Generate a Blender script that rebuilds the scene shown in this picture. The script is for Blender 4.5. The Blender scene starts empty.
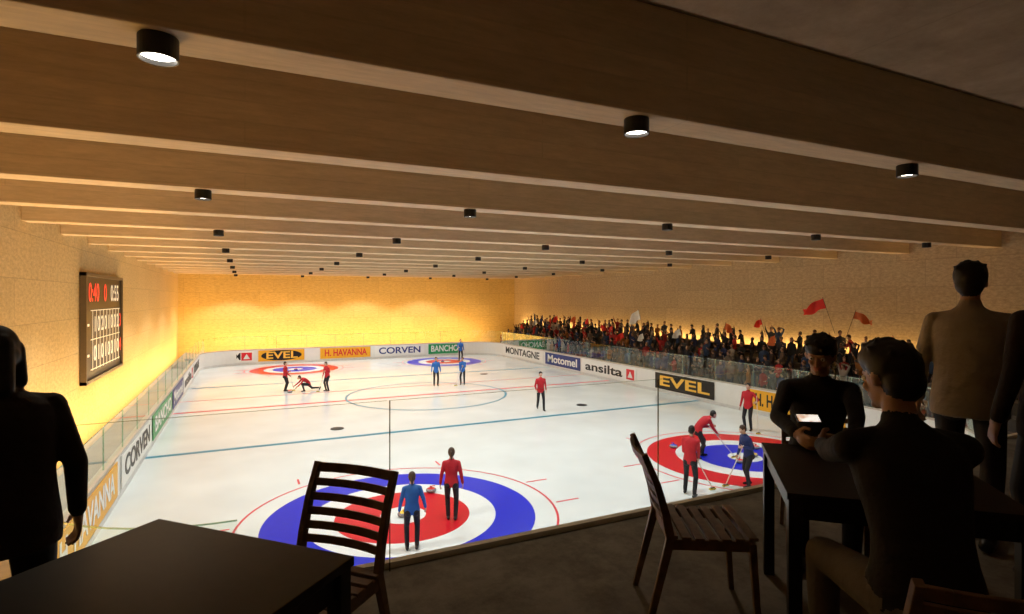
import bpy, math, random
from mathutils import Vector, Matrix
from mathutils.bvhtree import BVHTree
random.seed(7)
V=Vector
S=bpy.context.scene
S.view_settings.view_transform='Standard'
COL=S.collection
# ------------------------------------------------------------ materials
_m={}
def mat(name,c,rough=.6,metal=0,var=.08,scale=6,emit=0,spec=.4,bump=0):
    if name in _m: return _m[name]
    m=bpy.data.materials.new(name); m.use_nodes=True; nt=m.node_tree; b=nt.nodes['Principled BSDF']
    tc=nt.nodes.new('ShaderNodeTexCoord'); n=nt.nodes.new('ShaderNodeTexNoise'); n.inputs['Scale'].default_value=scale
    n.inputs['Detail'].default_value=4
    nt.links.new(tc.outputs['Object'],n.inputs['Vector'])
    r=nt.nodes.new('ShaderNodeValToRGB')
    r.color_ramp.elements[0].position=.3; r.color_ramp.elements[1].position=.7
    r.color_ramp.elements[0].color=(*[x*(1-var) for x in c],1); r.color_ramp.elements[1].color=(*[min(1,x*(1+var)) for x in c],1)
    nt.links.new(n.outputs['Fac'],r.inputs['Fac']); nt.links.new(r.outputs['Color'],b.inputs['Base Color'])
    b.inputs['Roughness'].default_value=rough; b.inputs['Metallic'].default_value=metal
    b.inputs['Specular IOR Level'].default_value=spec
    if emit:
        nt.links.new(r.outputs['Color'],b.inputs['Emission Color']); b.inputs['Emission Strength'].default_value=emit
    if bump:
        bp=nt.nodes.new('ShaderNodeBump'); bp.inputs['Strength'].default_value=bump; bp.inputs['Distance'].default_value=.03
        nt.links.new(n.outputs['Fac'],bp.inputs['Height']); nt.links.new(bp.outputs['Normal'],b.inputs['Normal'])
    _m[name]=m; return m
def wallmat(name,c,ua,bw,bh,dark=.75,streak=(1,1,1),amt=.35,lo=.35,hi=.65,rough=.65):
    m=bpy.data.materials.new(name); m.use_nodes=True; nt=m.node_tree; b=nt.nodes['Principled BSDF']; L=nt.links.new
    g=nt.nodes.new('ShaderNodeNewGeometry'); s=nt.nodes.new('ShaderNodeSeparateXYZ'); L(g.outputs['Position'],s.inputs[0])
    cb=nt.nodes.new('ShaderNodeCombineXYZ'); L(s.outputs[ua[0]],cb.inputs[0]); L(s.outputs[ua[1]],cb.inputs[1])
    br=nt.nodes.new('ShaderNodeTexBrick'); br.offset=.5
    br.inputs['Scale'].default_value=1; br.inputs['Brick Width'].default_value=bw; br.inputs['Row Height'].default_value=bh
    br.inputs['Mortar Size'].default_value=.012
    br.inputs['Color1'].default_value=(*c,1); br.inputs['Color2'].default_value=(*[x*.90 for x in c],1); br.inputs['Mortar'].default_value=(*[x*dark for x in c],1)
    L(cb.outputs[0],br.inputs['Vector'])
    mp=nt.nodes.new('ShaderNodeMapping'); mp.inputs['Scale'].default_value=streak; L(g.outputs['Position'],mp.inputs[0])
    n=nt.nodes.new('ShaderNodeTexNoise'); n.inputs['Scale'].default_value=1; n.inputs['Detail'].default_value=10; n.inputs['Roughness'].default_value=rough
    L(mp.outputs[0],n.inputs['Vector'])
    r=nt.nodes.new('ShaderNodeValToRGB'); r.color_ramp.elements[0].position=lo; r.color_ramp.elements[1].position=hi
    r.color_ramp.elements[0].color=(1-amt,1-amt*1.05,1-amt*1.15,1); r.color_ramp.elements[1].color=(1,1,1,1)
    L(n.outputs['Fac'],r.inputs['Fac'])
    mx=nt.nodes.new('ShaderNodeMix'); mx.data_type='RGBA'; mx.blend_type='MULTIPLY'; mx.inputs[0].default_value=1
    L(br.outputs['Color'],mx.inputs[6]); L(r.outputs['Color'],mx.inputs[7]); L(mx.outputs[2],b.inputs['Base Color'])
    b.inputs['Roughness'].default_value=.75; b.inputs['Specular IOR Level'].default_value=.25
    bp=nt.nodes.new('ShaderNodeBump'); bp.inputs['Strength'].default_value=.12; bp.inputs['Distance'].default_value=.02
    L(n.outputs['Fac'],bp.inputs['Height']); L(bp.outputs['Normal'],b.inputs['Normal'])
    return m
def glassmat(name,tint,refl=.06,k=.35):
    m=bpy.data.materials.new(name); m.use_nodes=True; nt=m.node_tree; nt.nodes.clear(); L=nt.links.new
    o=nt.nodes.new('ShaderNodeOutputMaterial'); t=nt.nodes.new('ShaderNodeBsdfTransparent'); t.inputs[0].default_value=(*tint,1)
    gl=nt.nodes.new('ShaderNodeBsdfGlossy'); gl.inputs['Roughness'].default_value=.02; gl.inputs[0].default_value=(.9,1,.95,1)
    lw=nt.nodes.new('ShaderNodeLayerWeight'); lw.inputs[0].default_value=.12
    mm=nt.nodes.new('ShaderNodeMath'); mm.operation='MULTIPLY_ADD'; mm.inputs[1].default_value=k; mm.inputs[2].default_value=refl*.3
    L(lw.outputs['Fresnel'],mm.inputs[0])
    x=nt.nodes.new('ShaderNodeMixShader'); L(mm.outputs[0],x.inputs[0]); L(t.outputs[0],x.inputs[1]); L(gl.outputs[0],x.inputs[2]); L(x.outputs[0],o.inputs[0])
    return m
# ------------------------------------------------------------ mesh builder
class MB:
    def __init__(s): s.v=[];s.f=[];s.m=[]
    def add(s,vs,fs,mi=0):
        o=len(s.v); s.v+=[tuple(v) for v in vs]; s.f+=[tuple(i+o for i in f) for f in fs]; s.m+=[mi]*len(fs)
    def box(s,c,d,mi=0,R=None):
        c=V(c); vs=[]
        for x in(-.5,.5):
            for y in(-.5,.5):
                for z in(-.5,.5):
                    p=V((x*d[0],y*d[1],z*d[2])); 
                    if R: p=R@p
                    vs.append(c+p)
        s.add(vs,[(0,1,3,2),(4,6,7,5),(0,4,5,1),(2,3,7,6),(0,2,6,4),(1,5,7,3)],mi)
    def beam(s,p0,p1,w,h,side,mi=0,w1=None,h1=None):
        p0=V(p0);p1=V(p1);d=(p1-p0).normalized(); sd=V(side); sd=(sd-d*sd.dot(d)).normalized(); up=d.cross(sd)
        w1=w1 or w;h1=h1 or h; vs=[]
        for p,a,b in((p0,w,h),(p1,w1,h1)):
            for x,y in((-1,-1),(1,-1),(1,1),(-1,1)): vs.append(p+sd*x*a/2+up*y*b/2)
        s.add(vs,[(3,2,1,0),(4,5,6,7),(0,1,5,4),(1,2,6,5),(2,3,7,6),(3,0,4,7)],mi)
    def lathe(s,c,prof,n=32,mi=0,mis=None):
        c=V(c); vs=[]
        for r,z in prof:
            for i in range(n):
                a=2*math.pi*i/n; vs.append(c+V((r*math.cos(a),r*math.sin(a),z)))
        o=len(s.v); s.v+=[tuple(v) for v in vs]
        for j in range(len(prof)-1):
            for i in range(n):
                k=(i+1)%n; s.f.append((o+j*n+i,o+j*n+k,o+(j+1)*n+k,o+(j+1)*n+i)); s.m.append(mis[j] if mis else mi)
    def ring(s,c,r0,r1,z,mi=0,n=72):
        vs=[];fs=[]
        for i in range(n):
            a=2*math.pi*i/n
            vs+= [V((c[0]+r0*math.cos(a),c[1]+r0*math.sin(a),z)),V((c[0]+r1*math.cos(a),c[1]+r1*math.sin(a),z))]
        for i in range(n):
            k=(i+1)%n; fs.append((2*i,2*i+1,2*k+1,2*k))
        s.add(vs,fs,mi)
    def tube(s,p0,p1,r,n=10,mi=0):
        vs,fs=capsule(V(p0),V(p1),r,r,n,step=1); s.add(vs,fs,mi)
    def obj(s,name,mats,bevel=0,smooth=False,loc=None,rot=None,parent=None):
        me=bpy.data.meshes.new(name); me.from_pydata(s.v,[],s.f)
        for m in mats: me.materials.append(m)
        me.polygons.foreach_set('material_index',s.m)
        if smooth: me.polygons.foreach_set('use_smooth',[True]*len(s.f))
        me.update()
        o=bpy.data.objects.new(name,me); COL.objects.link(o)
        if loc: o.location=loc
        if rot: o.rotation_euler=rot
        if parent: o.parent=parent
        if bevel:
            b=o.modifiers.new('bevel','BEVEL'); b.width=bevel; b.segments=2; b.limit_method='ANGLE'
        return o
def capsule(p0,p1,r0,r1,n=14,step=.02,flat=None,k=3):
    d=p1-p0; L=d.length
    d=d.normalized() if L>1e-6 else V((0,0,1))
    a=V((1,0,0)) if abs(d.x)<.8 else V((0,1,0)); u=d.cross(a).normalized(); w=d.cross(u)
    rings=[]
    for i in range(1,k+1):
        t=math.pi/2*i/k; rings.append((-r0*math.cos(t),r0*math.sin(t)))
    m=max(1,int(L/step))
    for i in range(1,m): rings.append((L*i/m,r0+(r1-r0)*i/m))
    for i in range(0,k):
        t=math.pi/2*i/k; rings.append((L+r1*math.sin(t),r1*math.cos(t)))
    vs=[p0-d*r0]
    for h,r in rings:
        for i in range(n):
            t=2*math.pi*i/n; o=(u*math.cos(t)+w*math.sin(t))*r
            vs.append(p0+d*h+o)
    vs.append(p1+d*r1); fs=[]
    for i in range(n): fs.append((0,1+(i+1)%n,1+i))
    for j in range(len(rings)-1):
        for i in range(n):
            q=(i+1)%n; fs.append((1+j*n+i,1+j*n+q,1+(j+1)*n+q,1+(j+1)*n+i))
    e=len(vs)-1; b=1+(len(rings)-1)*n
    for i in range(n): fs.append((b+i,b+(i+1)%n,e))
    return vs,fs
def ellips(c,ax,R=None,n=16,k=10):
    vs=[];fs=[]
    def P(x,y,z):
        p=V((x*ax[0],y*ax[1],z*ax[2])); 
        return c+(R@p if R else p)
    vs.append(P(0,0,-1))
    for j in range(1,k):
        t=-math.pi/2+math.pi*j/k
        for i in range(n):
            a=2*math.pi*i/n; vs.append(P(math.cos(a)*math.cos(t),math.sin(a)*math.cos(t),math.sin(t)))
    vs.append(P(0,0,1))
    for i in range(n): fs.append((0,1+(i+1)%n,1+i))
    for j in range(k-2):
        for i in range(n):
            q=(i+1)%n; fs.append((1+j*n+i,1+j*n+q,1+(j+1)*n+q,1+(j+1)*n+i))
    e=len(vs)-1; b=1+(k-2)*n
    for i in range(n): fs.append((b+i,b+(i+1)%n,e))
    return vs,fs
# ------------------------------------------------------------ figures
def ik(a,t,l1,l2,pole):
    d=t-a; L=d.length; dn=d.normalized(); L=max(min(L,(l1+l2)*.995),abs(l1-l2)*1.05+.02); t=a+dn*L
    x=(l1*l1-l2*l2+L*L)/(2*L); h=math.sqrt(max(0,l1*l1-x*x)); p=V(pole); p=(p-dn*p.dot(dn)).normalized()
    return a+dn*x+p*h,t
SKIN,TOP,BOT,HAIR,SHOE,LIP=range(6)
def hand(pr,w,d,thumb,n,side,curl,fingers=True):
    d=d.normalized(); t=(thumb-d*thumb.dot(d)).normalized(); nn=d.cross(t); 
    if nn.dot(n)<0: nn=-nn
    R=Matrix((t,nn,d)).transposed()
    pr.append((*ellips(w+d*.05,(.04,.017,.055),R),SKIN))
    if not fingers:
        pr.append((*ellips(w+d*.10+nn*.015,(.038,.022,.05),R),SKIN)); return
    c=math.radians(curl)
    for i,(off,l) in enumerate(((.031,.95),(.0105,1.06),(-.0105,1.0),(-.031,.8))):
        p=w+d*.088+t*off; ang=c*.5; sp=off*2.2
        pr.append((*capsule(w+d*.04+t*off*.7,p,.011,.0105,10),SKIN))
        for j,sl in enumerate((.042,.027,.021)):
            dr=(d*math.cos(ang)+nn*math.sin(ang)+t*sp).normalized(); q=p+dr*sl*l
            pr.append((*capsule(p,q,.0098-j*.0006,.0092-j*.0006,10,step=.01),SKIN)); p=q; ang+=c
    p=w+d*.03+t*.03; dr=(d*.62+t*.7+nn*.3).normalized(); q=p+dr*.045
    pr.append((*capsule(p,q,.014,.011,10,step=.01),SKIN)); dr=(d*.85+t*.1+nn*.5*(c+.3)).normalized()
    pr.append((*capsule(q,q+dr*.032,.011,.009,10,step=.01),SKIN))
def figure_prims(lean=0,pelvis=(0,0,.92),ank=None,wr=None,yaw=0,pitch=0,hair='short',curl=(25,25),fingers=True,loose=1.0,arm_pole=None,hip_w=1.0,sh_w=1.0,twist=0,foot=None,jacket=False):
    pr=[]; pv=V(pelvis)
    def add(x,t): pr.append((x[0],x[1],t))
    def frame(h):
        N=12; p=pv.copy()
        def A(hh): return math.radians(lean)*min(1,max(0,(hh+.05)/.32))
        s=h/N
        for i in range(N):
            a=A(s*(i+.5)); p=p+V((0,math.sin(a),math.cos(a)))*s
        R=Matrix.Rotation(-A(h),3,'X')@Matrix.Rotation(math.radians(twist)*min(1,max(0,h/.4)),3,'Z')
        return p,R
    secs=[(-.13,.10,.07),(-.11,.155*hip_w,.115),(-.04,.172*hip_w,.122),(.03,.168*hip_w,.118),(.10,.152,.108),(.17,.146,.103),(.25,.156,.110),(.33,.172*sh_w,.118),(.40,.183*sh_w,.118),(.45,.178*sh_w,.108),(.49,.145*sh_w,.092),(.525,.085,.072),(.55,.06,.06)]
    if jacket:
        secs=[(-.14,.15,.10),(-.13,.190,.145),(-.06,.192,.142),(0,.186,.135),(.10,.175,.128),(.17,.172,.124),(.25,.178,.126),(.33,.187,.130),(.40,.192,.126),(.45,.186,.114),(.49,.15,.098),(.53,.09,.078),(.555,.06,.06)]
    ss=[]
    for a,b in zip(secs,secs[1:]):
        m=max(1,int((b[0]-a[0])/.02))
        for i in range(m): ss.append(tuple(a[k]+(b[k]-a[k])*i/m for k in range(3)))
    ss.append(secs[-1]); n=28; vs=[];fs=[]
    for h,hw,hd in ss:
        p,R=frame(h)
        for i in range(n):
            t=2*math.pi*i/n; c,s_=math.cos(t),math.sin(t)
            x=math.copysign(abs(c)**.85,c)*hw*loose; y=math.copysign(abs(s_)**.9,s_)*hd*loose
            vs.append(p+R@V((x,y,0)))
    for j in range(len(ss)-1):
        for i in range(n):
            q=(i+1)%n; fs.append((j*n+i,j*n+q,(j+1)*n+q,(j+1)*n+i))
    b=(len(ss)-1)*n; fs.append(tuple(range(n-1,-1,-1))); fs.append(tuple(b+i for i in range(n)))
    pr.append((vs,fs,TOP))
    for s in(-1,1): add(ellips(pv+V((s*.075,-.035,-.07)),(.088,.095,.10)),BOT)
    pn,Rn=frame(.50); ph,Rh0=frame(.60)
    Hc=ph+Rh0@V((0,.012,.10)) 
    Hyaw=Matrix.Rotation(math.radians(yaw),3,'Z'); 
    H=Rh0@Matrix.Rotation(math.radians(lean*.55),3,'X')@Hyaw@Matrix.Rotation(-math.radians(pitch),3,'X')
    add(capsule(pn,Hc-H@V((0,.012,.03)),.056,.05),SKIN)
    cr=.072 if jacket else .066
    add(capsule(pn+Rn@V((0,-.004,.005)),pn+Rn@V((0,.004,.05 if jacket else .045)),cr,cr-.004),TOP)
    def h(x,y,z): return Hc+H@V((x,y,z))
    add(ellips(h(0,-.004,.018),(.072,.090,.098),H,28,20),SKIN)
    add(ellips(h(0,.026,-.045),(.055,.062,.062),H),SKIN)
    add(ellips(h(0,.073,-.086),(.022,.018,.017),H),SKIN)
    add(capsule(h(0,.084,.012),h(0,.104,-.022),.008,.0125,10,step=.01),SKIN)
    add(ellips(h(0,.078,.03),(.048,.014,.010),H),SKIN)
    for s in(-1,1):
        add(ellips(h(s*.037,.066,-.02),(.02,.018,.018),H),SKIN)
        add(ellips(h(s*.079,-.002,.0),(.010,.019,.031),H),SKIN)
    add(ellips(h(0,.086,-.048),(.023,.009,.0055),H),LIP); add(ellips(h(0,.084,-.058),(.020,.009,.006),H),LIP)
    add(ellips(h(0,-.022,.040),(.083,.092,.100),H,28,20),HAIR)
    add(ellips(h(0,-.048,-.01),(.077,.062,.075),H,24,16),HAIR)
    if hair=='full':
        add(ellips(h(0,.0,.075),(.088,.10,.072),H,20,12),HAIR); add(ellips(h(0,.06,.095),(.06,.045,.03),H),HAIR)
        for s in(-1,1): add(ellips(h(s*.07,-.015,.05),(.02,.05,.05),H),HAIR)
        rr=random.Random(3)
        for i in range(26):   # tousled tufts
            a=rr.uniform(0,6.28); e=rr.uniform(.1,1.4); d=V((math.cos(a)*math.cos(e),math.sin(a)*math.cos(e),math.sin(e)))
            p=V((d.x*.080,d.y*.090-.005,.065+d.z*.070)); add(capsule(h(*p),h(*(p+V((d.x*.022,d.y*.022+.012,d.z*.018)))),.016,.007,8),HAIR)
    if hair=='pony':
        add(ellips(h(0,-.105,.045),(.024,.024,.024),H),HAIR)
        add(capsule(h(0,-.115,.04),h(0,-.135,-.06),.026,.026),HAIR); add(capsule(h(0,-.135,-.06),h(0,-.12,-.15),.026,.01),HAIR)
    if hair=='long':
        for s in(-1,1): add(capsule(h(s*.065,-.02,.03),h(s*.075,-.02,-.13),.035,.025),HAIR)
        add(capsule(h(0,-.07,.03),h(0,-.08,-.17),.06,.045),HAIR)
    ps,Rs=frame(.455)
    wr=wr or (V((-.27,.06,.86)),V((.27,.06,.86)))
    for k,s in((0,-1),(1,1)):
        sh=ps+Rs@V((s*.178*sh_w,-.005,0)); cl=ps+Rs@V((s*.08,0,.015))
        w=V(wr[k]); pole=(arm_pole[k] if arm_pole else V((s*.35,-1,-.35)))
        el,w=ik(sh,w,.285,.255,pole); fd=(w-el).normalized()
        add(capsule(cl,sh,.062,.058),TOP)
        add(capsule(sh,el,.058*loose,.045*loose),TOP); add(capsule(el,w-fd*.015,.045*loose,.036*loose),TOP)
        add(capsule(w-fd*.05,w+fd*.02,.027,.025,12,.01),SKIN)
        inward=V((-s,0,0)); th=V((0,1,.15))
        if abs(fd.dot(th.normalized()))>.75: th=V((0,0,1))
        hand(pr,w,fd,th,inward,s,curl[k],fingers)
    ank=ank or (V((-.11,0,.08)),V((.11,0,.08)))
    for k,s in((0,-1),(1,1)):
        hp=pv+V((s*.092,0,-.03)); a=V(ank[k]); kn,a=ik(hp,a,.425,.42,V((s*.15,1,.15))); sd=(a-kn).normalized()
        add(capsule(hp,kn,.090*loose,.062*loose),BOT); add(capsule(kn,kn+(a-kn)*.3,.062*loose,.060*loose),BOT)
        add(capsule(kn+(a-kn)*.3,a-sd*.02,.060*loose,.050*loose),BOT)
        fdv=V((s*.12,1,0)).normalized(); dn=V((0,0,-1))
        if foot and foot[k]: fdv=V(foot[k]).normalized(); dn=(dn-fdv*dn.dot(fdv)).normalized()
        add(capsule(a+dn*.038-fdv*.045,a+dn*.045+fdv*.08,.041,.036),SHOE); add(capsule(a+dn*.045+fdv*.08,a+dn*.05+fdv*.155,.036,.028),SHOE)
        add(capsule(a,a+dn*.03,.046,.042),SHOE)
    return pr,Hc,H
BIAS={SKIN:.0012,TOP:0,BOT:.0006,HAIR:0,SHOE:0,LIP:-.001}
def figure_mesh(pr,vox,smooth=2):
    vs=[];fs=[];grp={}
    for a,b,t in pr:
        o=len(vs); vs+=[tuple(v) for v in a]; fs+=[tuple(i+o for i in f) for f in b]
        g=grp.setdefault(t,([],[])); o=len(g[0]); g[0].extend(a); g[1].extend(tuple(i+o for i in f) for f in b)
    me=bpy.data.meshes.new('tmp'); me.from_pydata(vs,[],fs); ob=bpy.data.objects.new('tmp',me); COL.objects.link(ob)
    r=ob.modifiers.new('r','REMESH'); r.mode='VOXEL'; r.voxel_size=vox
    sm=ob.modifiers.new('s','SMOOTH'); sm.factor=.5; sm.iterations=smooth
    dg=bpy.context.evaluated_depsgraph_get(); dg.update(); m2=bpy.data.meshes.new_from_object(ob.evaluated_get(dg))
    bpy.data.objects.remove(ob); bpy.data.meshes.remove(me)
    trees={t:BVHTree.FromPolygons(g[0],g[1]) for t,g in grp.items()}
    def tag(p):
        best=None;bd=9
        for t,tr in trees.items():
            d=tr.find_nearest(p)[3]+BIAS[t]
            if d<bd: bd=d;best=t
        return best
    return m2,tag
skinm=mat('skin',(.62,.38,.27),.5); lipm=mat('lips',(.45,.16,.13),.45); eyew=mat('eye_white',(.8,.8,.78),.2); iris=mat('iris',(.05,.03,.02),.2)
hairm={'black':mat('hair_black',(.012,.010,.009),.5,scale=40,var=.4),'brown':mat('hair_brown',(.06,.032,.016),.5,scale=40,var=.3),'blond':mat('hair_blond',(.4,.26,.11),.5,scale=40,var=.3)}
shoem=mat('shoe_black',(.015,.015,.018),.4)
def person(name,loc,heading,top,bot,hairc='brown',vox=.012,s=1.0,world_wr=None,skin=None,shoe=None,**kw):
    M=Matrix.Translation(V(loc))@Matrix.Rotation(math.radians(heading),4,'Z')@Matrix.Scale(s,4)
    if world_wr:
        Mi=M.inverted(); kw['wr']=tuple(Mi@V(p) for p in world_wr)
    pr,Hc,H=figure_prims(**kw)
    me,tag=figure_mesh(pr,vox)
    mats=[skin or skinm,top,bot,hairm[hairc],shoe or shoem,lipm,eyew,iris]
    me.materials.clear()
    for m in mats: me.materials.append(m)
    mi=[tag(p.center) for p in me.polygons]
    me.polygons.foreach_set('material_index',mi); me.polygons.foreach_set('use_smooth',[True]*len(mi))
    import bmesh
    bm=bmesh.new(); bm.from_mesh(me)
    for sx in(-1,1):
        for (r,y,mm) in((.0125,.079,6),(.0065,.0868,7)):
            c=Hc+H@V((sx*.031,y,.011))
            vs=bmesh.ops.create_uvsphere(bm,u_segments=12,v_segments=8,radius=r,matrix=Matrix.Translation(c))['verts']
            for f in {f for v in vs for f in v.link_faces}: f.material_index=mm; f.smooth=True
    bm.to_mesh(me); bm.free()
    me.transform(Matrix.Rotation(math.radians(heading),4,'Z')@Matrix.Scale(s,4))
    me.name=name; o=bpy.data.objects.new(name,me); COL.objects.link(o); o.location=loc
    return o,M
# ------------------------------------------------------------ constants
XL,XR,YB=-5.2,27.0,56.0      # room
RX0,RX1,RY0,RY1=-3.1,21.9,9.0,51.0   # rink
MZ=3.9; EDGE=3.3; CB=7.5; CS=8.7
m_back=wallmat('board_formed_concrete_back',(.72,.50,.18),('X','Z'),2.4,1.2,.74,(3,3,9),.28,.38,.62,.8)
m_side=wallmat('board_formed_concrete_side',(.74,.53,.25),('Y','Z'),2.4,1.2,.74,(5,5,11),.32,.38,.62,.8)
m_sideR=wallmat('board_formed_concrete_right',(.64,.48,.28),('Y','Z'),2.4,1.2,.72,(5,5,11),.38,.38,.62,.8)
m_beam=wallmat('glulam_timber',(.80,.62,.40),('X','Z'),9,.28,.88,(1.5,10,10),.22,rough=.75)
m_ceil=wallmat('ceiling_concrete',(.46,.36,.25),('X','Y'),3,3,.88,(1.5,1.5,1),.35,rough=.75)
m_floor=wallmat('floor_concrete_dark',(.20,.175,.14),('X','Y'),4,4,.9,(2.5,2.5,1),.45,.4,.6,.8)
m_ground=wallmat('arena_ground',(.26,.21,.14),('X','Y'),4,4,.9,(1,1,1),.3)
def boxobj(name,x0,x1,y0,y1,z0,z1,m,bevel=0):
    b=MB(); b.box(((x0+x1)/2,(y0+y1)/2,(z0+z1)/2),(x1-x0,y1-y0,z1-z0)); return b.obj(name,[m],bevel)
boxobj('wall_left',XL-.3,XL,-5,YB,-.1,CS,m_side)
boxobj('wall_right',XR,XR+.3,-5,YB,-.1,CS,m_sideR)
boxobj('wall_back',XL-.3,XR+.3,YB,YB+.3,-.1,CS,m_back)
boxobj('wall_rear',XL-.3,XR+.3,-5.3,-5,-.1,CS,m_ceil)
boxobj('ceiling',XL-.3,XR+.3,-5,YB,CS,CS+.2,m_ceil)
boxobj('ceiling_soffit',XL,XR,-5,3.0,CB,CS,m_ceil)
boxobj('floor',XL-.3,XR+.3,-5,YB,-.3,-.04,m_ground)
boxobj('floor_mezzanine',XL,XR,-5,EDGE,MZ-.35,MZ,m_floor)
boxobj('wall_under_mezzanine',XL,XR,EDGE-.6,EDGE-.35,-.04,MZ-.35,m_ceil)
m_trim=mat('trim_pale_metal',(.62,.56,.45),.35,.2)
boxobj('trim_mezzanine_edge',XL,XR,EDGE,EDGE+.05,MZ-.37,MZ+.035,m_trim)
y=4.85
beams=[]
while y<YB-1:
    boxobj('ceiling_beam',XL,XR,y,y+.5,CB,CS,m_beam,.015); beams.append(y); y+=3.4
# ------------------------------------------------------------ downlights
m_can=mat('lamp_can_black',(.02,.018,.015),.4,.3); m_disc=mat('lamp_disc_glow',(1,.93,.82),.4,emit=9,var=0)
can=MB(); can.lathe((0,0,0),[(0.001,0),(.137,0),(.14,-.01),(.14,-.17),(.127,-.17),(.124,-.135),(.001,-.135)],28,mis=[0,0,0,0,0,1])
can0=None
for bi_,yb in enumerate(beams):
    if bi_%2: continue
    xs=(-.6,3.95,9.0,14.2,19.4,24.6) if bi_==0 else (-.7,4.6,10.3,16.3,22.3)
    for x in xs:
        if can0 is None: o=can.obj('downlight',[m_can,m_disc],smooth=False,loc=(x,yb+.2,CB)); can0=o
        else:
            o=bpy.data.objects.new('downlight',can0.data); COL.objects.link(o); o.location=(x,yb+.2,CB)
        l=bpy.data.lights.new('downlight_spot','SPOT'); l.spot_size=math.radians(122 if bi_ else 105); l.spot_blend=.35; l.shadow_soft_size=.1
        if bi_==0: l.energy=80; l.color=(1,.82,.6)
        elif x>22: l.energy=110; l.color=(1,.8,.55)
        else: l.energy=740; l.color=(.97,.985,.985)
        lo=bpy.data.objects.new('downlight_spot',l); COL.objects.link(lo); lo.parent=o; lo.location=(0,0,-.19)
# ------------------------------------------------------------ linear wall washers
m_house=mat('fixture_bronze',(.06,.045,.03),.5,.5)
def washer(p,length,axis,d,power,color=(1,.63,.23)):
    l=bpy.data.lights.new('uplight_strip','AREA'); l.shape='RECTANGLE'; l.size=length; l.size_y=.18; l.energy=power; l.color=color
    b=MB(); D=V(d).normalized(); c=V((0,0,0))-D*.05
    sz=(length,.22,.08) if axis=='X' else (.22,length,.08)
    ang=math.atan2(D.y if axis=='X' else D.x,D.z)
    R=Matrix.Rotation(-ang,3,'X') if axis=='X' else Matrix.Rotation(ang,3,'Y')
    b.box(c,sz,0,R); b.box((0,0,-.26),(length*.98,.06,.38) if axis=='X' else (.06,length*.98,.38))
    h=b.obj('linear_uplight',[m_house],loc=p)
    o=bpy.data.objects.new('uplight_strip',l); COL.objects.link(o); o.parent=h; o.rotation_euler=D.to_track_quat('-Z','Y').to_euler()
washer((9.5,53.4,.42),28,'X',(0,.52,.85),1900)
washer((-3.75,31,.42),46,'Y',(-.38,0,.92),2300)
washer((26.72,32,2.75),44,'Y',(.28,0,.95),600)
# ------------------------------------------------------------ ice and markings
def rpath(x0,x1,y0,y1,r,n=14):
    pts=[]
    for cx,cy,a0 in((x1-r,y1-r,0),(x0+r,y1-r,90),(x0+r,y0+r,180),(x1-r,y0+r,270)):
        for i in range(n+1):
            a=math.radians(a0+90*i/n); pts.append((cx+r*math.cos(a),cy+r*math.sin(a)))
    return pts
ice=mat('ice',(.74,.80,.79),.16,var=.06,scale=.5,spec=.5)
pp=rpath(RX0,RX1,RY0,RY1,3.0)
b=MB(); b.add([(x,y,0) for x,y in pp]+[(x,y,-.04) for x,y in pp],[tuple(range(len(pp)))]+[(i,len(pp)+i,len(pp)+(i+1)%len(pp),(i+1)%len(pp)) for i in range(len(pp))])
b.obj('ice_sheet',[ice])
m_blue=mat('ice_paint_blue',(.004,.02,.58),.3,var=.03); m_red=mat('ice_paint_red',(.60,.006,.02),.3,var=.03); m_teal=mat('ice_paint_teal',(.01,.25,.38),.3,var=.03)
m_white=mat('ice_paint_white',(.78,.83,.82),.25,var=.02); m_thin=mat('ice_paint_thin_red',(.70,.05,.07),.3)
def house(cx,cy,R,mo,mi_,thin=0):
    b=MB(); z=.004
    b.ring((cx,cy),R*.70,R,z,0); b.ring((cx,cy),R*.50,R*.70,z,2); b.ring((cx,cy),R*.17,R*.50,z,1); b.ring((cx,cy),.001,R*.17,z,2)
    if thin:
        b.ring((cx,cy),thin-.06,thin,z,3)
        for sx in(-1,1):
            for sy in(-1,1):
                b.box((cx+sx*(thin+.35),cy+sy*.9,.004),(.7,.06,.004),3)
                b.box((cx+sx*(thin*.55),cy+sy*(thin*.98),.004),(.06,.5,.004),3)
    b.obj('curling_house',[mo,mi_,m_white,m_thin])
house(3.62,14,3.35,m_blue,m_red,3.95); house(15.6,14,3.3,m_red,m_blue,3.75)
house(3.5,46.3,3.2,m_red,m_blue,3.6); house(15.6,46.3,3.2,m_blue,m_red,3.6)
def line(y,w,m,x0=RX0,x1=RX1,z=.006): boxobj('ice_line',x0+.015,x1-.015,y-w/2,y+w/2,z-.002,z,m)
line(22.8,.26,m_teal); line(39.0,.26,m_teal); line(30.9,.24,m_thin)
line(34.2,.10,m_thin)
b=MB(); b.ring((9.4,30.9),4.41,4.52,.009,0); b.obj('center_circle',[m_teal])
for x in(3.5,15.6):
    for yy in(24.4,37.4):
        b=MB(); b.lathe((x,yy,.01),[(.001,.02),(.26,.02),(.28,0)],24); b.obj('hog_marker',[shoem])
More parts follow.
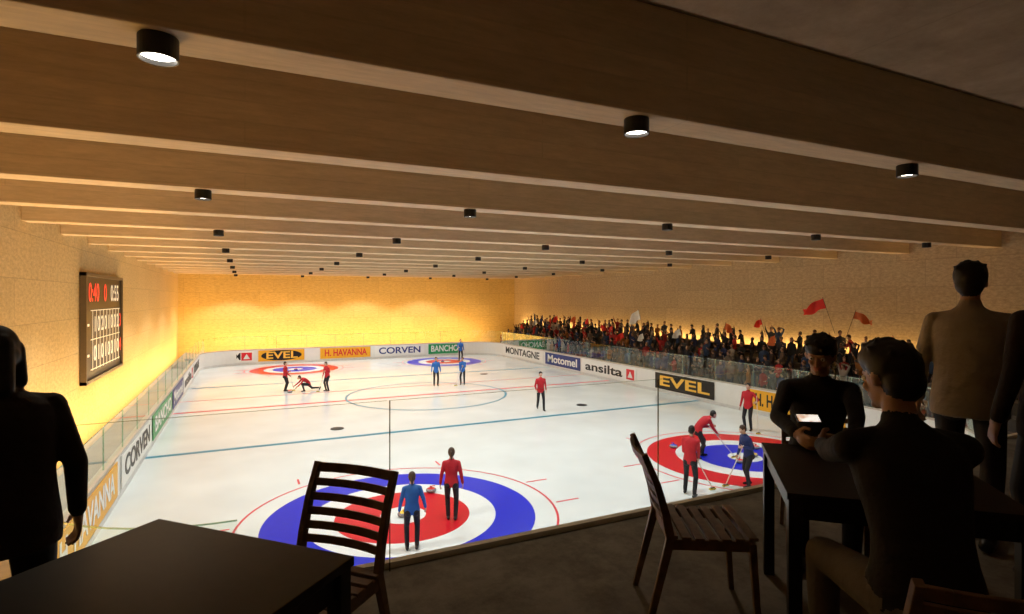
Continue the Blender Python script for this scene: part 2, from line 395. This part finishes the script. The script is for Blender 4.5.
# ------------------------------------------------------------ dasher boards
m_board=mat('dasher_board_white',(.78,.78,.74),.35,var=.02); m_rail=mat('dasher_cap_rail',(.55,.5,.42),.4); m_kick=mat('dasher_kickplate',(.65,.65,.62),.4)
BH=1.2
inner=pp; outer=rpath(RX0-.12,RX1+.12,RY0-.12,RY1+.12,3.12)
def strip(b,A,B,z0,z1,mi,skip=()):
    n=len(A)
    vs=[(x,y,z0) for x,y in A]+[(x,y,z1) for x,y in A]+[(x,y,z1) for x,y in B]+[(x,y,z0) for x,y in B]
    fs=[]
    for i in range(n):
        if i in skip: continue
        k=(i+1)%n
        for a,c in((0,1),(1,2),(2,3),(3,0)): fs.append((a*n+i,a*n+k,c*n+k,c*n+i))
    b.add(vs,fs,mi)
b=MB()
strip(b,inner,outer,0,BH,0)
strip(b,rpath(RX0+.02,RX1-.02,RY0+.02,RY1-.02,2.98),rpath(RX0-.16,RX1+.16,RY0-.16,RY1+.16,3.16),BH,BH+.05,1)
strip(b,rpath(RX0+.012,RX1-.012,RY0+.012,RY1-.012,2.99),inner,0.0,.16,2)
b.obj('dasher_boards',[m_board,m_rail,m_kick])
g_rink=glassmat('rink_glass',(.92,.98,.95),.2,.45); m_gedge=glassmat('glass_edge_green',(.62,.85,.74),1.0)
gp=rpath(RX0-.05,RX1+.05,RY0-.05,RY1+.05,3.05)
b=MB(); n=len(gp); GZ=2.3; SK=(44,)
b.add([(x,y,BH+.05) for x,y in gp]+[(x,y,GZ) for x,y in gp],[(i,(i+1)%n,n+(i+1)%n,n+i) for i in range(n) if i not in SK],0)
strip(b,rpath(RX0-.04,RX1+.04,RY0-.04,RY1+.04,3.04),rpath(RX0-.06,RX1+.06,RY0-.06,RY1+.06,3.06),GZ,GZ+.02,1,SK)
yy=12.0
while yy<=48.1:
    for x in(RX0-.05,RX1+.05): b.box((x,yy,(BH+.05+GZ)/2),(.03,.025,GZ-BH-.05),1)
    yy+=2.4
xx=0
while xx<=19:
    b.box((xx,RY1+.05,(BH+.05+GZ)/2),(.025,.03,GZ-BH-.05),1); xx+=2.4
b.obj('rink_glass',[g_rink,m_gedge])
# ads
A={'white':mat('ad_white',(.82,.82,.78),.4,var=.02),'black':mat('ad_black',(.01,.01,.01),.4),'orange':mat('ad_orange',(.85,.42,.02),.4,var=.03),'green':mat('ad_green',(.02,.30,.10),.4,var=.03),'navy':mat('ad_navy',(.02,.04,.20),.4),'red':mat('ad_red',(.65,.02,.03),.4),'yellow':mat('ad_yellow',(.95,.55,.08),.4)}
def ad(side,a0,a1,bg,txt,tc,logo=None,oval=False):
    L=abs(a1-a0); b=MB(); w=L; h=.92
    b.box((0,0,0),(w,h,.02),0)
    if logo:
        b.box((w/2-h*.62,0,.012),(h*.86,h*.7,.02),1); 
        b.add([(w/2-h*.62-.25,-.2,.026),(w/2-h*.62+.25,-.2,.026),(w/2-h*.62,.22,.026)],[(0,1,2)],2)
    c=(a0+a1)/2
    if side=='L': loc=(RX0+.03,c,.68); rot=(math.pi/2,0,math.pi/2)
    elif side=='R': loc=(RX1-.03,c,.68); rot=(math.pi/2,0,-math.pi/2)
    else: loc=(c,RY1-.03,.68); rot=(math.pi/2,0,0)
    if oval:
        vs=[(w*.44*math.cos(t*math.pi/20),h*.46*math.sin(t*math.pi/20),.0125) for t in range(40)]
        b.add(vs,[tuple(range(40))],3)
    o=b.obj('advertising_board',[A[bg],A['red'],A['white'],A['black']],loc=loc,rot=rot)
    t=bpy.data.curves.new('lettering','FONT'); t.body=txt; t.size=.8; t.align_x='CENTER'; t.align_y='CENTER'; t.offset=.018; t.extrude=.004
    t.materials.append(A[tc]); to=bpy.data.objects.new('lettering',t); COL.objects.link(to); to.parent=o; to.location=(-.45 if logo else 0,0,.03 if oval else .018)
    bpy.context.view_layer.update(); wd=to.dimensions.x
    tw=(w-1.15*h if logo else w)*(.68 if oval else .84); to.scale=(tw/max(wd,.1),1,1)
ad('L',12.3,18,'orange','H. HAVANNA','white'); ad('L',18.6,24,'white','CORVEN','black'); ad('L',24.4,30.4,'green','BANCHO','white')
ad('L',30.8,35.6,'navy','Motomel','white'); ad('L',36,42,'white','ansilta','black','r'); ad('L',42.4,47.6,'white','MONTAGNE','black')
ad('B',-.9,.7,'white','M','black','r'); ad('B',1.0,4.6,'orange','EVEL','yellow',oval=True); ad('B',5.9,10.2,'orange','H. HAVANNA','red')
ad('B',10.6,15.2,'white','CORVEN','navy'); ad('B',15.6,18.8,'green','BANCHO','white')
ad('R',47.8,40.0,'white','MONTAGNE','black'); ad('R',39.6,34.4,'navy','Motomel','white'); ad('R',34.2,28.0,'white','ansilta','black','r')
ad('R',26.2,21.6,'black','EVEL','yellow'); ad('R',19.4,14.6,'orange','H. HAVANNA','black','r')
# ------------------------------------------------------------ scoreboard
m_sb=mat('scoreboard_black',(.012,.01,.01),.35); m_fr=mat('scoreboard_frame',(.12,.09,.06),.4,.4); m_led=mat('led_red',(.9,.05,.03),.4,emit=.8,var=0); m_ledy=mat('led_white',(.9,.85,.7),.4,emit=.3,var=0)
b=MB(); W,Hh=6.4,3.85; b.box((0,0,.06),(W,Hh,.12),0)
for sx in(-1,1): b.box((sx*W/2,0,.1),(.12,Hh+.12,.2),1)
for sy in(-1,1): b.box((0,sy*Hh/2,.1),(W+.12,.12,.2),1)
for i in range(9):
    b.box((-2.0+i*.58,-.5,.125),(.02,2.2,.015),2)
for yy in(.62,-.45,-1.55): b.box((.3,yy,.125),(5.2,.03,.015),2)
for yy in(.1,-1.0): b.box((-2.75,yy,.13),(.4,.09,.015),2)
sb=b.obj('curling_scoreboard',[m_sb,m_fr,m_ledy],loc=(XL+.01,27.3,4.42),rot=(math.pi/2,0,math.pi/2))
for txt,x,yy,sz,mm in(('0:40',-1.85,1.25,.95,m_led),('0',0,1.25,.95,m_led),('0:55',1.8,1.25,.95,m_ledy),('3',2.9,.08,.8,m_led),('4',2.9,-1.0,.8,m_led))+tuple((ch,-1.71+i*.58,.08,.8,m_ledy) for i,ch in enumerate('10201002'))+tuple((ch,-1.71+i*.58,-1.0,.8,m_ledy) for i,ch in enumerate('01010010')):
    t=bpy.data.curves.new('digits','FONT'); t.body=txt; t.size=sz; t.align_x='CENTER'; t.align_y='CENTER'; t.offset=.012; t.materials.append(mm)
    to=bpy.data.objects.new('digits',t); COL.objects.link(to); to.parent=sb; to.location=(x,yy,.14)
# ------------------------------------------------------------ grandstand and crowd
m_stand=mat('grandstand_concrete',(.10,.085,.07),.8)
b=MB(); hs=[.4,.8,1.25,1.7,2.1]; x0=22.7
for i,h in enumerate(hs):
    b.box((x0+.8*i+.4,30.5,(h-.04)/2),(.8,41,h+.04))
b.obj('grandstand',[m_stand])
def crowdmat():
    m=bpy.data.materials.new('crowd_clothing'); m.use_nodes=True; nt=m.node_tree; p=nt.nodes['Principled BSDF']
    a=nt.nodes.new('ShaderNodeAttribute'); a.attribute_name='Col'; nt.links.new(a.outputs['Color'],p.inputs['Base Color']); p.inputs['Roughness'].default_value=.9
    return m
templ=[]
posed=[dict(wr=(V((-.25,.2,1.75)),V((.25,.2,1.78)))),dict(wr=(V((-.2,.1,1.9)),V((.26,.08,.88)))),dict(),dict(wr=(V((-.07,.35,1.25)),V((.07,.35,1.25)))),dict(wr=(V((-.12,.3,1.1)),V((.3,.1,1.85)))),dict(lean=14,wr=(V((-.12,.4,1.35)),V((.12,.4,1.1)))),dict(),dict(wr=(V((-.09,.3,1.0)),V((.09,.3,1.0))))]
for i,kw in enumerate(posed):
    pr,_,_=figure_prims(fingers=False,hair=('short','long','full','short','pony','full','long','short')[i],**kw)
    me,tag=figure_mesh(pr,.042,1)
    templ.append(([v.co.copy() for v in me.vertices],[tuple(p.vertices) for p in me.polygons],[tag(v.co) for v in me.vertices])); bpy.data.meshes.remove(me)
tops=[(.22,.01,.01),(.35,.02,.02),(.02,.03,.10),(.015,.015,.02),(.012,.012,.012),(.012,.012,.012),(.30,.26,.22),(.12,.09,.07),(.25,.10,.02),(.05,.05,.06),(.03,.06,.14),(.05,.03,.025),(.02,.02,.025)]
skins=[(.40,.24,.16),(.3,.17,.11),(.45,.28,.2)]; hairs=[(.01,.01,.01),(.03,.02,.012),(.07,.04,.02),(.16,.10,.05)]
vs=[];fs=[];cs=[]
for r,h in enumerate(hs):
    yy=10.6
    while yy<50.3:
        yy+=random.uniform(.5,.82)
        if random.random()<.08: continue
        tv,tf,tt=random.choice(templ); s=random.uniform(.86,1.06); hdg=math.radians(90+random.uniform(-35,45)); M=Matrix.Translation((x0+.8*r+.4+random.uniform(-.12,.08),yy,h))@Matrix.Rotation(hdg,4,'Z')@Matrix.Scale(s,4)
        c={SKIN:random.choice(skins),TOP:random.choice(tops),BOT:random.choice([(.015,.015,.02),(.03,.035,.06),(.05,.045,.04)]),HAIR:random.choice(hairs),SHOE:(.02,.02,.02),LIP:(.3,.12,.1)}
        o=len(vs); vs+=[tuple(M@v) for v in tv]; fs+=[tuple(i+o for i in f) for f in tf]
        for t in tt: cs+=[*c[t],1]
me=bpy.data.meshes.new('spectator_crowd'); me.from_pydata(vs,[],fs); at=me.color_attributes.new('Col','FLOAT_COLOR','POINT'); at.data.foreach_set('color',cs)
me.materials.append(crowdmat()); me.polygons.foreach_set('use_smooth',[True]*len(fs)); me.update()
COL.objects.link(bpy.data.objects.new('spectator_crowd',me))
def flag(p,w,h,m,ang,base):
    b=MB(); n=18; k=8; vs=[]
    for i in range(n+1):
        for j in range(k+1):
            u=i/n; v=j/k; vs.append((u*w,.20*math.sin(u*9+v*2.5)*u,v*h*(1-.25*u)-.30*h*u*u+.10*math.sin(v*5+u*8)*u))
    b.add(vs,[(i*(k+1)+j,(i+1)*(k+1)+j,(i+1)*(k+1)+j+1,i*(k+1)+j+1) for i in range(n) for j in range(k)],0)
    b.tube((0,0,base-p[2]),(0,0,h+.05),.010,8,1)
    b.obj('flag',[m,m_can],smooth=True,loc=p,rot=(0,.3,math.radians(ang)))
m_fr_=mat('flag_red',(.70,.03,.02),.7); m_fw=mat('flag_white',(.75,.72,.65),.7); m_fo=mat('flag_orange',(.6,.13,.03),.7)
flag((25.8,18.2,5.0),1.1,.5,m_fr_,110,3.7); flag((25.4,16.6,4.55),.8,.35,m_fo,-70,3.3); flag((25.0,31.5,4.0),1.1,.7,m_fw,100,3.0)
flag((24.0,13.9,3.55),.9,.4,m_fr_,80,2.7)
for i in range(13):
    yy=20+i*2.35+random.uniform(-.5,.5); r=random.choice((1,2,3,4)); x=x0+.8*r+.4
    flag((x,yy,hs[r]+1.8+random.uniform(0,.25)),random.uniform(.45,.8),random.uniform(.3,.45),random.choice((m_fr_,m_fr_,m_fr_,m_fo,m_fw)),random.choice((100,-80,70,130)),hs[r]+1.2)
# ------------------------------------------------------------ curling stones + brooms
m_gran=mat('granite',(.28,.28,.29),.25,scale=60,var=.4); m_hr=mat('stone_handle_red',(.65,.03,.03),.3); m_hy=mat('stone_handle_yellow',(.85,.6,.05),.3); m_hb=mat('stone_handle_blue',(.03,.1,.6),.3)
def stone(x,y,m,ang=0,z=.005):
    b=MB(); b.lathe((0,0,0),[(.001,.006),(.06,.006),(.065,0),(.10,.008),(.138,.035),(.146,.05),(.146,.072),(.138,.088),(.11,.106),(.105,.112),(.085,.118),(.001,.12)],32,mis=[0]*8+[1]*3)
    for p,q in(((.0,0,.118),(0,0,.16)),((0,0,.165),(.06,0,.172)),((.06,0,.172),(.11,0,.165)),((0,0,.165),(-.03,0,.168))): b.tube(p,q,.014,10,1)
    b.obj('curling_stone',[m_gran,m],smooth=True,loc=(x,y,z),rot=(0,0,ang))
stone(4.76,15.3,m_hr); stone(3.6,13.9,m_hy,1); stone(12.6,11.3,m_hy); stone(14.9,13.6,m_hr,.5); stone(15.9,13.9,m_hy,1); stone(16.8,14.6,m_hr,2); stone(14.2,16.0,m_hb,1.5); stone(3.5,45.6,m_hr); stone(15.3,45.9,m_hb)
m_shaft=mat('broom_shaft',(.75,.7,.6),.4); m_pad=mat('broom_pad',(.7,.55,.1),.7)
def broom(p0,p1,heading=0):
    p0=V(p0);p1=V(p1); b=MB(); b.tube((0,0,.045),p1-p0,.014,10,0); b.box((0,0,.024),(.21,.075,.035),1); b.box((0,0,.046),(.16,.05,.02),2)
    return b.obj('curling_broom',[m_shaft,m_pad,m_can],loc=p0)
def player(loc,heading,top,bot,bh=None,bt=None,g=(.95,.6),name='curling_player',**kw):
    loc=(loc[0],loc[1],.006)
    if bh:
        bh=V(bh);bt=V(bt); w=[]
        for k,f in enumerate(g):
            if f is None: w.append(kw.get('free',V(((-.27,.27)[k],.06,.86)))); continue
            p=bh.lerp(bt,f); sh=V(((-.15,.15)[k],.1+kw.get('lean',0)*.006,1.3-kw.get('lean',0)*.006)); w.append(p-(p-sh).normalized()*.075)
        kw['wr']=tuple(w); kw['curl']=tuple(68 if f is not None else 25 for f in g)
    kw.pop('free',None)
    o,M=person(name,loc,heading,top,bot,**kw)
    if bh: broom(M@bh,M@bt)
    return o
t_red=mat('jersey_red',(.50,.015,.025),.7,scale=8,bump=.5); t_blue=mat('jersey_blue',(.03,.15,.50),.7,scale=8,bump=.5); t_navy=mat('jersey_navy',(.015,.03,.13),.7,scale=8,bump=.5); p_blk=mat('trousers_black',(.012,.012,.016),.7)
player((3.3,12.0,0),-15,t_blue,p_blk,hairc='brown',hair='pony',s=.97,hip_w=1.02,sh_w=.93,vox=.010,wr=(V((-.28,.05,.87)),V((.30,.10,.90))))
player((4.63,13.2,0),-22,t_red,p_blk,hairc='brown',hair='pony',s=1.02,sh_w=.95,vox=.010,ank=(V((-.08,.03,.08)),V((.1,-.03,.08))))
player((13.1,24.2,0),165,t_red,p_blk,s=1.08,ank=(V((-.1,.22,.08)),V((.1,-.22,.12))),wr=(V((-.28,-.12,.9)),V((.25,.22,.95))),vox=.014,hairc='black')
player((2.15,35.6,0),-110,t_red,p_blk,vox=.015,bh=(-.1,.45,0),bt=(-.1,.2,1.25),g=(.85,.6))
player((3.3,35.1,0),100,t_red,p_blk,vox=.015,lean=62,pelvis=(0,-.1,.42),ank=(V((-.12,.18,.08)),V((.14,-.78,.12))),wr=(V((-.3,.6,.35)),V((.12,.85,.17))),pitch=-30,foot=(None,(0,.4,-.9)))
stone(2.35,34.9,m_hr)
player((4.4,34.6,0),120,t_red,p_blk,vox=.015,bh=(.2,.5,0),bt=(0,.15,1.2),g=(.9,.6),lean=10)
player((10.8,33.7,0),170,t_blue,p_blk,vox=.015,s=1.03)
player((12.5,33.5,0),150,t_blue,p_blk,vox=.015,bh=(.35,.55,0),bt=(-.05,.15,1.25),g=(.9,.6),lean=8)
player((17.0,46.1,0),175,t_blue,p_blk,vox=.018,s=1.08,bh=(.25,.3,0),bt=(.25,.2,1.3),g=(None,.8))
player((11.2,11.95,0),-60,t_red,p_blk,vox=.011,s=1.1,lean=12,hairc='black',bh=(.35,.75,0),bt=(-.05,.2,1.15),g=(.92,.62),ank=(V((-.16,.1,.08)),V((.14,-.12,.08))),pitch=15)
player((14.2,14.6,0),-110,t_red,p_blk,vox=.011,s=1.12,lean=55,pelvis=(0,-.12,.85),hairc='black',bh=(.1,1.0,0),bt=(-.12,.2,1.05),g=(.85,.5),ank=(V((-.18,.1,.08)),V((.16,-.25,.08))),pitch=-10)
player((13.3,11.8,0),75,t_navy,p_blk,vox=.011,s=1.04,lean=18,hairc='brown',bh=(.1,.65,0),bt=(-.05,.2,1.15),g=(.92,.62),ank=(V((-.15,.1,.08)),V((.14,-.1,.08))),pitch=15)
player((18.9,16.8,0),110,t_red,p_blk,vox=.013,s=1.12,hairc='black',bh=(-.5,.35,0),bt=(-.42,.3,1.35),g=(.8,None))
# ------------------------------------------------------------ mezzanine balustrade
g_bal=glassmat('balustrade_glass',(.965,.985,.975),.03,.2); m_joint=glassmat('glass_joint',(.45,.45,.4),.1); m_gtop=glassmat('glass_top_edge',(.82,.87,.83),.6)
b=MB(); yb=EDGE-.03
joints=[XL,-3.23,-1.23,.76,2.75,4.75,6.75,8.75,10.75,12.75,14.75,16.75,18.75,20.75,22.75,24.75,XR]
for a,c in zip(joints,joints[1:]):
    b.add([(a+.008,yb,MZ+.03),(c-.008,yb,MZ+.03),(c-.008,yb,MZ+1.0),(a+.008,yb,MZ+1.0)],[(0,1,2,3)],0)
    b.box(((a+c)/2,yb,MZ+1.0),(c-a-.02,.008,.003),2)
    b.box((a+.006,yb,MZ+.5),(.006,.010,1.0),1)
b.obj('glass_balustrade',[g_bal,m_joint,m_gtop])
# ------------------------------------------------------------ furniture
m_tab=mat('table_black_laminate',(.014,.012,.011),.42,scale=20,var=.2); m_ch=mat('chair_dark_wood',(.19,.115,.065),.42,scale=18,var=.3)
def table(cx,cy,ang,w=.9):
    b=MB(); b.box((0,0,.735),(w,w,.03)); h=w/2
    for sx in(-1,1):
        for sy in(-1,1): b.box((sx*(h-.035),sy*(h-.035),.36),(.055,.055,.72))
        b.box((sx*(h-.035),0,.675),(.025,w-.12,.085)); b.box((0,sx*(h-.035),.675),(w-.12,.025,.085))
    b.obj('bistro_table',[m_tab],bevel=.003,loc=(cx,cy,MZ),rot=(0,0,math.radians(ang)))
def chair(cx,cy,heading):
    b=MB(); W=.44; D=.42; sx=(1,0,0)
    for s in(-1,1):
        x=s*(W/2-.015)
        b.beam((x,D/2-.02,.43),(x*1.03,D/2+.01,0),.034,.034,sx,w1=.026,h1=.026)
        b.beam((x,-D/2+.02,.45),(x*1.05,-D/2-.09,0),.03,.042,sx,w1=.026,h1=.028)
        pts=[(x,-D/2+.02,.43),(x,-D/2-.005,.56),(x,-D/2-.045,.70),(x,-D/2-.105,.84)]
        for i in range(3): b.beam(pts[i],V(pts[i+1])+(V(pts[i+1])-V(pts[i]))*.03,.028,.042-.004*i,sx,h1=.038-.004*i)
        b.box((x,0,.415),(.024,D-.05,.05))
    b.box((0,D/2-.02,.415),(W-.05,.024,.05)); b.box((0,-D/2+.03,.415),(W-.05,.024,.05))
    for i in range(7):
        y=-D/2+.03+i*(D-.02)/6.4; z=.452-.012*math.sin(math.pi*i/6)
        b.box((0,y,z),(W,.045,.016))
    for i in range(6):
        t=i/5; z=.535+t*.285; 
        yy=-D/2-.028*t-.075*t*t+.004
        n=6
        for k in range(n):
            xa=-W/2+.02+(W-.04)*k/n; xb=-W/2+.02+(W-.04)*(k+1)/n
            cv=lambda x:-.03*(1-(2*x/W)**2)
            b.beam((xa,yy+cv(xa),z),(xb+.001,yy+cv(xb),z),.034 if i<5 else .042,.014,(0,-.25,1))
    b.obj('slatted_chair',[m_ch],bevel=.003,loc=(cx,cy,MZ),rot=(0,0,math.radians(heading)))
def hd(dx,dy): return math.degrees(math.atan2(-dx,dy))
table(-.31,1.90,-46); table(2.77,1.71,-43)
chair(.22,2.36,hd(-.73,-.69)); chair(2.12,2.19,hd(.87,-.50))
chair(3.36,2.40,hd(-.735,-.68)); chair(1.98,.98,hd(.66,.75))
# ------------------------------------------------------------ guests
c_blk=mat('shirt_black',(.012,.011,.012),.8,scale=7,bump=.8); c_dk=mat('sweater_charcoal',(.015,.014,.014),.85,scale=7,bump=.8); c_gr=mat('trousers_grey',(.13,.115,.10),.8,scale=7,bump=.8); c_bei=mat('jacket_beige',(.36,.31,.25),.85,scale=7,bump=.9); c_brn=mat('coat_brown',(.022,.014,.011),.85,scale=7,bump=.8); sk2=mat('skin_warm',(.42,.24,.155),.5)
sit=(V((-.13,.42,.08)),V((.13,.40,.08)))
person('seated_man',(3.40,2.47,MZ),hd(-.735,-.68),c_blk,p_blk,hairc='black',vox=.007,s=1.0,skin=sk2,hair='full',lean=20,pelvis=(0,0,.575),ank=sit,pitch=8,yaw=-20,
       world_wr=((3.0,1.95,MZ+.82),(2.86,2.20,MZ+.82)),curl=(40,40),arm_pole=(V((-1,-.2,-.6)),V((1,-.2,-.6))))
person('seated_man',(2.10,1.12,MZ),hd(.56,.83),c_dk,c_gr,hairc='black',vox=.007,s=1.05,skin=sk2,hair='full',lean=20,pelvis=(0,0,.565),ank=(V((-.16,.38,.08)),V((.14,.42,.08))),pitch=4,yaw=24,
       world_wr=((2.53,1.84,MZ+.88),(2.86,1.50,MZ+.81)),curl=(45,20),arm_pole=(V((-.6,.1,-1)),V((1,0,-.6))))
m_scr=bpy.data.materials.new('phone_screen'); m_scr.use_nodes=True; nt=m_scr.node_tree; p=nt.nodes['Principled BSDF']
tc=nt.nodes.new('ShaderNodeTexCoord'); nz=nt.nodes.new('ShaderNodeTexNoise'); nz.inputs['Scale'].default_value=30; rp=nt.nodes.new('ShaderNodeValToRGB')
rp.color_ramp.elements[0].color=(.6,.25,.08,1); rp.color_ramp.elements[1].color=(1,.95,.85,1); rp.color_ramp.elements[0].position=.35; rp.color_ramp.elements[1].position=.55
nt.links.new(tc.outputs['Object'],nz.inputs[0]); nt.links.new(nz.outputs['Fac'],rp.inputs[0]); nt.links.new(rp.outputs[0],p.inputs['Emission Color']); p.inputs['Emission Strength'].default_value=1.0
b=MB(); b.box((0,0,0),(.115,.009,.058),0); b.box((0,-.0052,0),(.105,.001,.050),1)
b.obj('smartphone',[m_can,m_scr],bevel=.001,loc=(2.61,1.94,MZ+.98),rot=(-1.0,0,math.radians(-32)))
person('standing_man',(4.32,2.04,MZ),-70,c_bei,p_blk,hairc='black',vox=.009,s=1.05,hair='full',lean=6,loose=1.05,jacket=True,ank=(V((-.11,.1,.08)),V((.1,-.12,.08))),skin=sk2)
person('standing_man',(4.02,1.44,MZ),-40,c_brn,p_blk,hairc='brown',vox=.009,s=1.07,hair='full',lean=4,loose=1.05,jacket=True,skin=sk2)
person('standing_woman',(-.80,2.66,MZ),25,c_brn,p_blk,hairc='black',vox=.009,s=.86,hair='long',lean=16,pitch=15,loose=1.05,jacket=True,ank=(V((-.1,.15,.08)),V((.1,-.18,.1))))
# ------------------------------------------------------------ world + camera
w=bpy.data.worlds.new('world'); S.world=w; w.use_nodes=True; w.node_tree.nodes['Background'].inputs[0].default_value=(.9,.6,.35,1); w.node_tree.nodes['Background'].inputs[1].default_value=.02
cd=bpy.data.cameras.new('camera'); cam=bpy.data.objects.new('camera',cd); COL.objects.link(cam); S.camera=cam
cam.location=(0,0,5.5); cam.rotation_euler=(math.pi/2,0,math.radians(-25.5)); cd.lens=36*560/1024; cd.shift_y=-9/1024; cd.clip_start=.05; cd.clip_end=300
